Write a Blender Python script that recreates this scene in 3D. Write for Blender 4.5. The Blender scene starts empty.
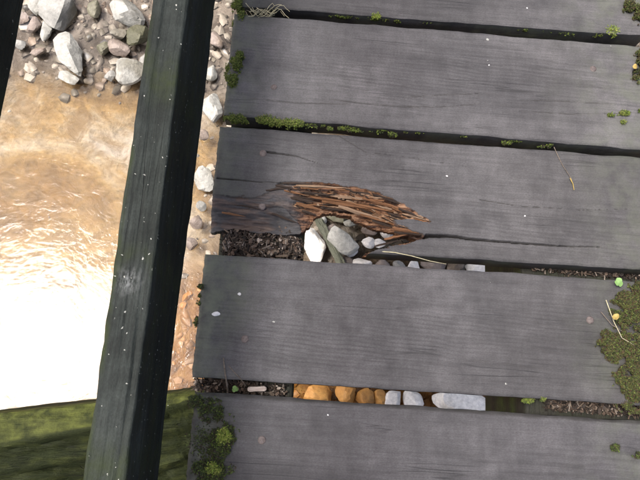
import bpy, math, random
import numpy as np
from mathutils import Vector, Matrix, noise as mnoise

random.seed(7)
rng = np.random.default_rng(7)
S = bpy.context.scene
COL = S.collection

# ------------------------------------------------------------------ camera
H = 1.1                                   # camera height above the deck
FPX = 620.0                               # focal length in pixels of a 640 px wide picture
PITCH, ROLL, YAW = (math.radians(a) for a in (14.22, 10.01, -6.17))
CAM_R = (Matrix.Rotation(YAW, 3, 'Z') @ Matrix.Rotation(PITCH, 3, 'X') @ Matrix.Rotation(ROLL, 3, 'Z'))
cam = bpy.data.cameras.new('camera')
cam.sensor_width = 36.0
cam.lens = FPX / 640.0 * 36.0
cam.clip_start = 0.01
cam.clip_end = 500
cam_o = bpy.data.objects.new('camera', cam)
cam_o.matrix_world = Matrix.Translation((0, 0, H)) @ CAM_R.to_4x4()
COL.objects.link(cam_o)
S.camera = cam_o

# ------------------------------------------------------------------ sky, sun, exposure
SUN_DIR = Vector((-0.86, 0.09, 2.1)).normalized()       # towards the sun
sun_el = math.asin(SUN_DIR.z)
sun_az = math.atan2(SUN_DIR.x, SUN_DIR.y)                # clockwise from +Y
W = bpy.data.worlds.new('World')
S.world = W
W.use_nodes = True
wn = W.node_tree.nodes
wn.clear()
sky = wn.new('ShaderNodeTexSky')
sky.sky_type = 'NISHITA'
sky.sun_disc = False
sky.sun_elevation = sun_el
sky.sun_rotation = sun_az
sky.air_density = 0.7
sky.dust_density = 8.0
sky.ozone_density = 1.0
bg = wn.new('ShaderNodeBackground')
bg.inputs[1].default_value = 0.15
wo = wn.new('ShaderNodeOutputWorld')
W.node_tree.links.new(sky.outputs[0], bg.inputs[0])
W.node_tree.links.new(bg.outputs[0], wo.inputs[0])

sl = bpy.data.lights.new('sun', 'SUN')
sl.energy = 1.5
sl.angle = math.radians(14)
sl.color = (1.0, 0.98, 0.95)
so = bpy.data.objects.new('sun', sl)
so.rotation_euler = (-SUN_DIR).to_track_quat('-Z', 'Y').to_euler()
so.location = SUN_DIR * 20
COL.objects.link(so)

S.view_settings.view_transform = 'Standard'
S.view_settings.look = 'None'
S.view_settings.gamma = 1
S.view_settings.use_curve_mapping = False
S.view_settings.exposure = 1.2


# ------------------------------------------------------------------ helpers
def at(px, py, z=0.0):
    """point on the horizontal plane z that the photograph shows at (px, py)"""
    d = CAM_R @ Vector(((px - 320) / FPX, -(py - 240) / FPX, -1))
    k = (H - z) / -d.z
    return Vector((d.x * k, d.y * k, z))


def ats(pts, z=0.0):
    return np.array([at(x, y, z)[:2] for x, y in pts])


def _h(ix, iy, seed):
    n = (ix.astype(np.int64) * 374761393 + iy.astype(np.int64) * 668265263 + seed * 1274126177) & 0xffffffff
    n = ((n ^ (n >> 13)) * 1274126177) & 0xffffffff
    n = n ^ (n >> 16)
    return (n & 0xffffff) / float(0xffffff)


def vnoise(x, y, seed=0):
    x = np.asarray(x, float); y = np.asarray(y, float)
    ix = np.floor(x); iy = np.floor(y)
    fx = x - ix; fy = y - iy
    fx = fx * fx * (3 - 2 * fx); fy = fy * fy * (3 - 2 * fy)
    a = _h(ix, iy, seed); b = _h(ix + 1, iy, seed); c = _h(ix, iy + 1, seed); d = _h(ix + 1, iy + 1, seed)
    return (a * (1 - fx) + b * fx) * (1 - fy) + (c * (1 - fx) + d * fx) * fy


def fbm(x, y, seed=0, octs=4, gain=0.5):
    s = 0; a = 1; t = 0
    for i in range(octs):
        s = s + a * vnoise(x * 2 ** i, y * 2 ** i, seed + i * 13); t += a; a *= gain
    return s / t            # 0..1


def inpoly(x, y, poly):
    c = np.zeros(x.shape, bool)
    n = len(poly)
    for i in range(n):
        x1, y1 = poly[i]; x2, y2 = poly[(i + 1) % n]
        k = ((y1 > y) != (y2 > y)) & (x < (x2 - x1) * (y - y1) / ((y2 - y1) if y2 != y1 else 1e-9) + x1)
        c ^= k
    return c


def linedist(x, y, pts):
    """distance to a polyline and the running parameter 0..1 along it"""
    best = np.full(x.shape, 1e9); par = np.zeros(x.shape)
    n = len(pts) - 1
    for i in range(n):
        ax, ay = pts[i]; bx, by = pts[i + 1]
        dx, dy = bx - ax, by - ay
        t = np.clip(((x - ax) * dx + (y - ay) * dy) / (dx * dx + dy * dy + 1e-12), 0, 1)
        d = np.hypot(x - ax - t * dx, y - ay - t * dy)
        m = d < best
        best = np.where(m, d, best); par = np.where(m, (i + t) / n, par)
    return best, par


def sstep(a, b, x):
    t = np.clip((x - a) / (b - a), 0, 1)
    return t * t * (3 - 2 * t)


def mesh(name, verts, faces, mat=None, smooth=True, sharp=None, attr=None):
    me = bpy.data.meshes.new(name)
    me.from_pydata([tuple(v) for v in np.asarray(verts, float).tolist()], [], [tuple(f) for f in faces])
    if mat is not None:
        for m in (mat if isinstance(mat, (list, tuple)) else [mat]):
            me.materials.append(m)
    if smooth:
        me.polygons.foreach_set('use_smooth', np.ones(len(me.polygons), bool))
        if sharp:
            me.set_sharp_from_angle(angle=math.radians(sharp))
    if attr is not None:
        a = me.color_attributes.new('tint', 'FLOAT_COLOR', 'POINT')
        arr = np.ones((len(me.vertices), 4), np.float32)
        arr[:, :3] = attr
        a.data.foreach_set('color', arr.ravel())
    me.update()
    return me


def obj(name, me, parent=None, loc=(0, 0, 0), rot=(0, 0, 0), scale=(1, 1, 1)):
    o = bpy.data.objects.new(name, me)
    COL.objects.link(o)
    o.location = loc
    o.rotation_euler = rot
    o.scale = scale
    if parent is not None:
        o.parent = parent
    return o


def tag(o, label=None, cat=None, group=None, kind=None):
    if label: o['label'] = label
    if cat: o['category'] = cat
    if group: o['group'] = group
    if kind: o['kind'] = kind
    return o


# ------------------------------------------------------------------ materials
class NT:
    def __init__(s, name):
        s.m = bpy.data.materials.new(name)
        s.m.use_nodes = True
        s.t = s.m.node_tree
        s.t.nodes.clear()
        s.out = s.t.nodes.new('ShaderNodeOutputMaterial')

    def n(s, typ, **kw):
        nd = s.t.nodes.new('ShaderNode' + typ)
        for k, v in kw.items():
            setattr(nd, k, v)
        return nd

    def put(s, sock, v):
        if hasattr(v, 'is_linked') or isinstance(v, bpy.types.NodeSocket):
            s.t.links.new(v, sock)
        else:
            sock.default_value = v

    def math(s, op, a, b=0.0, clamp=False):
        nd = s.n('Math', operation=op, use_clamp=clamp)
        s.put(nd.inputs[0], a); s.put(nd.inputs[1], b)
        return nd.outputs[0]

    def mix(s, fac, a, b, mode='MIX'):
        nd = s.n('Mix', data_type='RGBA', blend_type=mode)
        s.put(nd.inputs[0], fac)
        s.put(nd.inputs[6], a if not isinstance(a, tuple) else (*a, 1))
        s.put(nd.inputs[7], b if not isinstance(b, tuple) else (*b, 1))
        return nd.outputs[2]

    def ramp(s, fac, stops, interp='LINEAR'):
        nd = s.n('ValToRGB')
        r = nd.color_ramp
        r.interpolation = interp
        while len(r.elements) < len(stops):
            r.elements.new(0.5)
        for e, (p, c) in zip(r.elements, stops):
            e.position = p
            e.color = (*c, 1) if isinstance(c, tuple) else (c, c, c, 1)
        s.put(nd.inputs[0], fac)
        return nd.outputs[0]

    def mapped(s, vec, scale=(1, 1, 1), loc=(0, 0, 0), rot=(0, 0, 0)):
        nd = s.n('Mapping')
        s.put(nd.inputs[0], vec)
        nd.inputs[1].default_value = loc
        nd.inputs[2].default_value = rot
        nd.inputs[3].default_value = scale
        return nd.outputs[0]

    def noise(s, vec, scale=5.0, detail=4.0, rough=0.55, dist=0.0):
        nd = s.n('TexNoise')
        s.put(nd.inputs['Vector'], vec)
        nd.inputs['Scale'].default_value = scale
        nd.inputs['Detail'].default_value = detail
        nd.inputs['Roughness'].default_value = rough
        nd.inputs['Distortion'].default_value = dist
        return nd.outputs[0]

    def coords(s, spread=13.0):
        tc = s.n('TexCoord')
        oi = s.n('ObjectInfo')
        c = s.n('CombineXYZ')
        s.put(c.inputs[0], s.math('MULTIPLY', oi.outputs['Random'], spread))
        s.put(c.inputs[1], s.math('MULTIPLY', oi.outputs['Random'], spread * 1.7))
        s.put(c.inputs[2], 0.0)
        a = s.n('VectorMath', operation='ADD')
        s.put(a.inputs[0], tc.outputs['Object'])
        s.put(a.inputs[1], c.outputs[0])
        return a.outputs[0], oi.outputs['Random'], tc.outputs['Object']

    def attr(s):
        a = s.n('Attribute', attribute_name='tint')
        sp = s.n('SeparateColor')
        s.put(sp.inputs[0], a.outputs['Color'])
        return sp.outputs

    def bump(s, h, dist=0.002, strength=1.0, nrm=None):
        b = s.n('Bump')
        b.inputs['Strength'].default_value = strength
        b.inputs['Distance'].default_value = dist
        s.put(b.inputs['Height'], h)
        if nrm is not None:
            s.put(b.inputs['Normal'], nrm)
        return b.outputs[0]

    def done(s, color, rough=0.8, normal=None, spec=0.3, **kw):
        p = s.n('BsdfPrincipled')
        s.put(p.inputs['Base Color'], (*color, 1) if isinstance(color, tuple) else color)
        s.put(p.inputs['Roughness'], rough)
        s.put(p.inputs['Specular IOR Level'], spec)
        if normal is not None:
            s.put(p.inputs['Normal'], normal)
        for k, v in kw.items():
            s.put(p.inputs[k.replace('_', ' ')], v)
        s.t.links.new(p.outputs[0], s.out.inputs[0])
        return s.m


def wood_material(name, lo, hi, stain, flecks=0.93, green=(0.06, 0.075, 0.035), pale=None, bump=0.0011, speck=75.0, spec=0.3):
    """weathered timber, grain along local X; tint R = rotten heartwood (or lichen when pale is given), G = algae, B = soaked dark and painted shade"""
    t = NT(name)
    v, rnd, raw = t.coords()
    grain = t.noise(t.mapped(v, (3.5, 95, 95)), 1.0, 6, 0.62)
    fine = t.noise(t.mapped(v, (14, 420, 420)), 1.0, 3, 0.6)
    cross = t.noise(t.mapped(v, (48, 11, 11), rot=(0, 0, 0.12)), 1.0, 5, 0.7, 0.4)
    blot = t.noise(v, 7.0, 6, 0.6)
    wide = t.noise(t.mapped(v, (1.6, 5, 5)), 1.0, 3, 0.5)
    w = t.n('TexWave', wave_type='RINGS', rings_direction='X', wave_profile='SIN')
    t.put(w.inputs['Vector'], t.mapped(v, (0.9, 1, 1), (0, 0.03, 0.12), (0, 0.05, 0.06)))
    w.inputs['Scale'].default_value = 42
    w.inputs['Distortion'].default_value = 7.0
    w.inputs['Detail'].default_value = 3
    w.inputs['Detail Scale'].default_value = 0.25
    ring = w.outputs['Fac']
    c = t.mix(t.ramp(blot, [(0.3, 0.0), (0.7, 1.0)]), lo, hi)
    c = t.mix(t.ramp(wide, [(0.45, 0.0), (0.62, 0.75)]), c, stain)
    c = t.mix(t.ramp(t.noise(t.mapped(v, (2, 9, 9), (7, 1, 2)), 1.0, 3), [(0.35, 0.15), (0.65, 0.8)]), c, t.ramp(grain, [(0.25, 0.45), (0.5, 0.95), (0.75, 1.25)]), 'MULTIPLY')
    c = t.mix(t.ramp(t.noise(t.mapped(v, (2.5, 7, 7), (2, 8, 4)), 1.0, 3), [(0.42, 0.0), (0.66, 0.42)]), c, t.ramp(ring, [(0.0, 0.62), (0.5, 1.0), (1.0, 1.12)]), 'MULTIPLY')
    c = t.mix(0.5, c, t.ramp(fine, [(0.3, 0.72), (0.6, 1.1)]), 'MULTIPLY')
    c = t.mix(0.45, c, t.ramp(cross, [(0.3, 0.78), (0.7, 1.2)]), 'MULTIPLY')
    c = t.mix(0.8, c, t.ramp(t.noise(v, 28, 6, 0.7), [(0.3, 0.78), (0.7, 1.2)]), 'MULTIPLY')
    c = t.mix(0.8, c, t.ramp(t.noise(t.mapped(v, (0.7, 1.3, 1)), 420, 5, 0.75), [(0.3, 0.62), (0.7, 1.38)]), 'MULTIPLY')
    # checks: thin dark lines along the grain
    chk = t.noise(t.mapped(v, (2.2, 60, 60), (3, 5, 1)), 1.0, 2, 0.4)
    line = t.ramp(t.math('ABSOLUTE', t.math('SUBTRACT', chk, 0.5)), [(0.0, 1.0), (0.012, 0.0)])
    lm = t.math('MULTIPLY', line, t.ramp(t.noise(t.mapped(v, (5, 14, 14)), 1.0, 2), [(0.52, 0.0), (0.66, 0.6)]))
    c = t.mix(lm, c, (0.012, 0.012, 0.012))
    A = t.attr()
    oc = t.n('ObjectInfo')
    c = t.mix(1.0, c, oc.outputs['Color'], 'MULTIPLY')
    alg = t.math('MULTIPLY', A[1], t.ramp(t.noise(v, 38, 5, 0.65), [(0.35, 0.15), (0.6, 1.0)]))
    c = t.mix(alg, c, green)
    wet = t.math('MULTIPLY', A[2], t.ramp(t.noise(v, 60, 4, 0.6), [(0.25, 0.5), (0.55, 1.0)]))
    c = t.mix(wet, c, (0.014, 0.013, 0.011))  # tint B: soaked wood and painted shade both go near-black
    if pale is None:
        rn = t.noise(t.mapped(v, (9, 130, 60), rot=(0, 0, 0.10)), 1.0, 5, 0.65)
        rc = t.ramp(rn, [(0.32, (0.009, 0.007, 0.006)), (0.44, (0.048, 0.023, 0.014)), (0.53, (0.145, 0.072, 0.038)),
                         (0.62, (0.25, 0.15, 0.088)), (0.75, (0.36, 0.25, 0.17))])
        c = t.mix(A[0], c, rc)
    else:
        c = t.mix(t.math('MULTIPLY', A[0], t.ramp(t.noise(t.mapped(v, (60, 150, 150)), 1.0, 5, 0.7), [(0.42, 0.0), (0.6, 0.75)])), c, pale)
    # lichen and bird flecks
    vo = t.n('TexVoronoi', feature='F1')
    nv = t.n('TexNoise')
    t.put(nv.inputs['Vector'], v)
    nv.inputs['Scale'].default_value = 260.0
    vm = t.n('VectorMath', operation='MULTIPLY_ADD')
    t.put(vm.inputs[0], nv.outputs['Color'])
    vm.inputs[1].default_value = (0.006, 0.006, 0.006)
    t.put(vm.inputs[2], v)
    t.put(vo.inputs['Vector'], vm.outputs[0])
    vo.inputs['Scale'].default_value = speck
    spc = t.n('SeparateColor')
    t.put(spc.inputs[0], vo.outputs['Color'])
    size = t.math('MULTIPLY', t.math('POWER', spc.outputs[1], 1.5), 0.20)
    fl = t.math('MULTIPLY', t.math('LESS_THAN', vo.outputs['Distance'], size), t.math('GREATER_THAN', spc.outputs[0], flecks))
    c = t.mix(fl, c, (0.27, 0.275, 0.25))
    h = t.math('ADD', t.math('MULTIPLY', grain, 1.0), t.math('MULTIPLY', fine, 0.45))
    h = t.math('ADD', h, t.math('MULTIPLY', ring, 0.02))
    h = t.math('ADD', h, t.math('MULTIPLY', t.noise(v, 330, 3), 0.35))
    h = t.math('SUBTRACT', h, t.math('MULTIPLY', lm, 0.9))
    rough = t.ramp(blot, [(0.3, 0.62), (0.7, 0.85)])
    return t.done(c, rough, t.bump(h, bump), spec)


M = {}
M['plank'] = wood_material('weathered_plank_wood', (0.050, 0.049, 0.051), (0.104, 0.101, 0.103), (0.038, 0.037, 0.039), 0.996, green=(0.094, 0.104, 0.076))
M['rail'] = wood_material('dark_rail_wood', (0.008, 0.0105, 0.0095), (0.034, 0.040, 0.037), (0.007, 0.009, 0.007), 0.5,
                          green=(0.022, 0.030, 0.009), pale=(0.17, 0.18, 0.18), bump=0.0018, speck=150.0, spec=0.12)
M['beam'] = wood_material('damp_beam_wood', (0.011, 0.011, 0.009), (0.026, 0.024, 0.020), (0.009, 0.010, 0.007), 0.97,
                          green=(0.045, 0.07, 0.015), pale=(0.2, 0.2, 0.18), bump=0.002)
M['outrigger'] = wood_material('mossy_outrigger_wood', (0.010, 0.0135, 0.0045), (0.024, 0.030, 0.010), (0.008, 0.011, 0.004), 0.97,
                               green=(0.072, 0.082, 0.020), pale=(0.2, 0.2, 0.18), bump=0.003, spec=0.12)


def flat_mat(name, a, b, scale=40.0, rough=0.8, bump=0.001, stretch=(1, 1, 1), spec=0.3):
    t = NT(name)
    v, rnd, raw = t.coords()
    f = t.noise(t.mapped(v, stretch), scale, 5, 0.6)
    c = t.mix(t.ramp(f, [(0.3, 0.0), (0.7, 1.0)]), a, b)
    return t.done(c, rough, t.bump(f, bump), spec)


def tint_mat(name, rough=0.8, scale=300.0, spec=0.25, trans=0.0):
    """colour comes from the piece's own 'tint' attribute, with a little mottling"""
    t = NT(name)
    v, rnd, raw = t.coords()
    a = t.n('Attribute', attribute_name='tint')
    f = t.noise(v, scale, 4, 0.6)
    c = t.mix(0.7, a.outputs['Color'], t.ramp(f, [(0.3, 0.6), (0.7, 1.3)]), 'MULTIPLY')
    return t.done(c, rough, t.bump(f, 0.0006), spec)


M['moss'] = tint_mat('moss_green', 0.75, 200.0)
M['litter'] = tint_mat('leaf_litter_brown', 0.8, 400.0)
M['gravel'] = tint_mat('gravel_stone', 0.45, 60.0, 0.45)
M['splinter_tan'] = flat_mat('splinter_tan', (0.17, 0.105, 0.062), (0.40, 0.28, 0.185), 1.0, 0.8, 0.001, (20, 300, 200))
M['splinter_orange'] = flat_mat('splinter_orange', (0.08, 0.036, 0.018), (0.31, 0.155, 0.072), 1.0, 0.8, 0.001, (20, 300, 200))
M['splinter_dark'] = flat_mat('splinter_dark', (0.010, 0.008, 0.007), (0.075, 0.050, 0.036), 1.0, 0.8, 0.001, (20, 300, 200))
M['nail'] = flat_mat('rusty_nail', (0.055, 0.043, 0.040), (0.125, 0.105, 0.10), 300.0, 0.7, 0.0005)
M['twig'] = flat_mat('dry_twig', (0.05, 0.04, 0.03), (0.17, 0.14, 0.11), 200.0, 0.85, 0.0006)
M['straw'] = flat_mat('pale_straw', (0.22, 0.20, 0.12), (0.40, 0.37, 0.25), 200.0, 0.8, 0.0004)
M['leaf_green'] = flat_mat('leaf_green', (0.11, 0.20, 0.06), (0.18, 0.30, 0.10), 150.0, 0.5, 0.0004)
M['leaf_yellow'] = flat_mat('leaf_yellow', (0.22, 0.16, 0.04), (0.34, 0.25, 0.08), 150.0, 0.6, 0.0004)
M['chip'] = flat_mat('pale_wood_chip', (0.24, 0.20, 0.18), (0.44, 0.39, 0.36), 1.0, 0.8, 0.0008, (40, 400, 300))
M['white'] = flat_mat('white_dropping', (0.45, 0.45, 0.44), (0.65, 0.65, 0.64), 200.0, 0.5, 0.0006)


def stone_mat(name, a, b, c3, rough=0.55):
    t = NT(name)
    v, rnd, raw = t.coords()
    n1 = t.noise(v, 14, 6, 0.6)
    n2 = t.noise(v, 90, 5, 0.65)
    n3 = t.noise(v, 9, 3, 0.5)
    c = t.mix(t.ramp(n1, [(0.35, 0.0), (0.65, 1.0)]), a, b)
    c = t.mix(t.ramp(n3, [(0.52, 0.0), (0.66, 0.8)]), c, c3)
    c = t.mix(0.5, c, t.ramp(n2, [(0.3, 0.45), (0.7, 1.3)]), 'MULTIPLY')
    h = t.math('ADD', t.math('MULTIPLY', n1, 1.5), t.math('MULTIPLY', n2, 0.5))
    return t.done(c, rough, t.bump(h, 0.006), 0.4)


M['stone_white'] = stone_mat('pale_stone', (0.25, 0.25, 0.225), (0.41, 0.405, 0.37), (0.15, 0.14, 0.105))
M['stone_grey'] = stone_mat('grey_stone', (0.19, 0.19, 0.175), (0.31, 0.305, 0.28), (0.13, 0.115, 0.08))
M['stone_pink'] = stone_mat('brownish_stone', (0.17, 0.135, 0.11), (0.28, 0.235, 0.205), (0.14, 0.10, 0.06))
M['stone_orange'] = stone_mat('ochre_stone', (0.36, 0.16, 0.035), (0.52, 0.28, 0.08), (0.18, 0.08, 0.02))
M['stone_olive'] = stone_mat('olive_stone', (0.10, 0.098, 0.06), (0.20, 0.19, 0.14), (0.06, 0.06, 0.03))
M['stone_quartz'] = stone_mat('white_quartz_stone', (0.70, 0.675, 0.63), (0.84, 0.81, 0.76), (0.55, 0.51, 0.45))


def bed_material():
    t = NT('stream_bed')
    tc = t.n('TexCoord')
    v = tc.outputs['Object']
    A = t.attr()
    n1 = t.noise(v, 2.6, 6, 0.6, 0.6)
    n2 = t.noise(v, 11, 6, 0.65, 0.8)
    n3 = t.noise(v, 70, 4, 0.6)
    ochre = t.ramp(n1, [(0.34, (0.16, 0.098, 0.034)), (0.45, (0.25, 0.178, 0.080)), (0.53, (0.30, 0.26, 0.19)), (0.62, (0.35, 0.335, 0.31))])
    crk = t.noise(v, 13, 6, 0.62, 1.6)
    ochre = t.mix(0.7, ochre, t.ramp(crk, [(0.34, 0.55), (0.5, 1.0), (0.64, 1.3)]), 'MULTIPLY')
    c = t.mix(t.ramp(n2, [(0.35, 0.8), (0.52, 0.0)]), ochre, (0.155, 0.105, 0.05))
    deep = t.ramp(n2, [(0.36, (0.06, 0.024, 0.005)), (0.5, (0.17, 0.078, 0.016)), (0.66, (0.27, 0.155, 0.045))])
    c = t.mix(A[0], c, deep)
    grit = t.ramp(n2, [(0.32, (0.024, 0.022, 0.022)), (0.5, (0.080, 0.074, 0.073)), (0.66, (0.20, 0.19, 0.185))])
    c = t.mix(A[1], c, grit)
    c = t.mix(0.5, c, t.ramp(n3, [(0.3, 0.65), (0.7, 1.2)]), 'MULTIPLY')
    grass = t.ramp(n2, [(0.3, (0.03, 0.05, 0.015)), (0.7, (0.09, 0.12, 0.04))])
    c = t.mix(A[2], c, grass)
    h = t.math('ADD', n2, t.math('MULTIPLY', n3, 0.3))
    return t.done(c, 0.7, t.bump(h, 0.02), 0.3)


M['bed'] = bed_material()


def water_material():
    t = NT('stream_water')
    tc = t.n('TexCoord')
    v = tc.outputs['Object']
    r1 = t.noise(t.mapped(v, (1.0, 1.25, 1), rot=(0, 0, 0.5)), 17, 4, 0.55, 1.2)
    r2 = t.noise(t.mapped(v, (1, 1, 1), (4, 2, 0), (0, 0, -0.4)), 46, 3, 0.55, 0.9)
    r0 = t.noise(v, 5, 2, 0.5, 0.3)
    h = t.math('ADD', t.math('MULTIPLY', r1, 0.55), t.math('MULTIPLY', r2, 0.22))
    h = t.math('ADD', h, t.math('MULTIPLY', r0, 0.6))
    nrm = t.bump(h, 0.0027)
    fr = t.n('Fresnel')
    fr.inputs[0].default_value = 1.333
    t.put(fr.inputs[1], nrm)
    tr = t.n('BsdfTransparent')
    tr.inputs[0].default_value = (0.95, 0.91, 0.85, 1)
    gl = t.n('BsdfGlossy')
    gl.inputs['Roughness'].default_value = 0.05
    t.put(gl.inputs['Normal'], nrm)
    mx = t.n('MixShader')
    t.put(mx.inputs[0], fr.outputs[0])
    t.t.links.new(tr.outputs[0], mx.inputs[1])
    t.t.links.new(gl.outputs[0], mx.inputs[2])
    t.t.links.new(mx.outputs[0], t.out.inputs[0])
    return t.m


M['water'] = water_material()

# ------------------------------------------------------------------ stream bed and water
WZ = -1.0
gx = np.concatenate([np.linspace(-45, -1.7, 30)[:-1], np.linspace(-1.7, 1.7, 300), np.linspace(1.7, 45, 30)[1:]])
gy = np.concatenate([np.linspace(-45, -0.8, 45)[:-1], np.linspace(-0.8, 2.2, 260), np.linspace(2.2, 45, 45)[1:]])
GX, GY = np.meshgrid(gx, gy, indexing='ij')


def bar_mask(X, Y):
    """1 on the gravel bar upstream and below the deck, 0 in the open water"""
    m = sstep(0.93, 1.10, Y + 0.12 * (fbm(X * 3, Y * 3, 5) - 0.5) + 0.04 * X)
    m2 = sstep(-0.42, -0.25, X + 0.10 * (fbm(X * 4, Y * 4, 9) - 0.5)) * sstep(0.10, 0.4, Y)
    return np.clip(np.maximum(m, m2 * 0.8), 0, 1)


def bed_height(X, Y):
    z = -1.060 + 0.030 * (fbm(X * 2.2, Y * 2.2, 3, 5) - 0.5) + 0.022 * (fbm(X * 9, Y * 9, 21, 4) - 0.5)
    z = z + bar_mask(X, Y) * (0.045 + 0.02 * (fbm(X * 14, Y * 14, 41, 3) - 0.5))
    bank = sstep(3.2, 6.5, Y) + sstep(-2.4, -5.2, Y)
    return z + bank * (0.85 + 0.3 * fbm(X * 0.6, Y * 0.6, 77))


GZ = bed_height(GX, GY)
nxg, nyg = GX.shape
idx = np.arange(nxg * nyg).reshape(nxg, nyg)
quads = np.stack([idx[:-1, :-1], idx[1:, :-1], idx[1:, 1:], idx[:-1, 1:]], -1).reshape(-1, 4)
tint = np.zeros((nxg, nyg, 3))
tint[..., 0] = sstep(-0.56, -0.44, GX) * sstep(0.55, 0.25, GY) * 0.95
tint[..., 1] = np.clip(bar_mask(GX, GY) * 0.9 * (1 - 0.6 * tint[..., 0]), 0, 1)
tint[..., 2] = sstep(3.6, 4.6, GY) + sstep(-2.8, -3.8, GY)
bed = obj('stream_bed', mesh('stream_bed', np.stack([GX, GY, GZ], -1).reshape(-1, 3), quads.tolist(), M['bed'], attr=tint.reshape(-1, 3)))
tag(bed, 'ochre and tan stream bed under shallow water', 'stream bed', kind='structure')
water = obj('water', mesh('water', [(-45, -4, WZ), (45, -4, WZ), (45, 5, WZ), (-45, 5, WZ)], [(0, 1, 2, 3)], M['water']))
tag(water, 'shallow rippled stream water glaring white in the sun', 'water', kind='structure')

# ------------------------------------------------------------------ stones
import bmesh
_bm = bmesh.new()
bmesh.ops.create_icosphere(_bm, subdivisions=3, radius=1)
ICO3 = (np.array([v.co[:] for v in _bm.verts]), [[v.index for v in f.verts] for f in _bm.faces])
_bm.free()
_bm = bmesh.new()
bmesh.ops.create_icosphere(_bm, subdivisions=1, radius=1)
ICO1 = (np.array([v.co[:] for v in _bm.verts]), [[v.index for v in f.verts] for f in _bm.faces])
_bm.free()


def stone_shape(seed, base, planes=11, soft=30.0):
    r = np.random.default_rng(seed)
    n = r.normal(size=(planes, 3)); n /= np.linalg.norm(n, axis=1)[:, None]
    off = r.uniform(0.55, 0.95, planes)
    d = base[0]
    k = np.maximum(d @ n.T, 1e-3)
    rr = off[None, :] / k
    rr = np.concatenate([rr, np.full((len(d), 1), 1.15)], 1)
    rad = np.sum(rr ** -soft, axis=1) ** (-1 / soft)
    rad = np.minimum(rad, 1.15)
    return d * rad[:, None]


STONES = {}


def stone(px, py, w, h, ang, kind, seed, label, z=-0.985, tall=0.55, group=None):
    """one stone: centre, size and turn as seen on the stream bed"""
    p = at(px, py, z)
    k = (H - z) / FPX * 0.5
    if seed not in STONES:
        STONES[seed] = stone_shape(seed, ICO3)
    v = STONES[seed].copy()
    v /= (v.max(0) - v.min(0)) * 0.5
    v = v * np.array([w * k, h * k, min(w, h) * k * tall * 1.4])
    nz = np.array([mnoise.noise(Vector(q) * 40 + Vector((seed, 0, 0))) for q in v])
    v *= (1 + 0.06 * nz)[:, None]
    me = mesh('stone', v, ICO3[1], M['stone_' + kind], sharp=24)
    o = obj('stone', me, None, p, (0, 0, math.radians(ang) - YAW * 0 - math.radians(4)))
    return tag(o, label, 'stone', group or 'loose stones on the stream bed')


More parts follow.
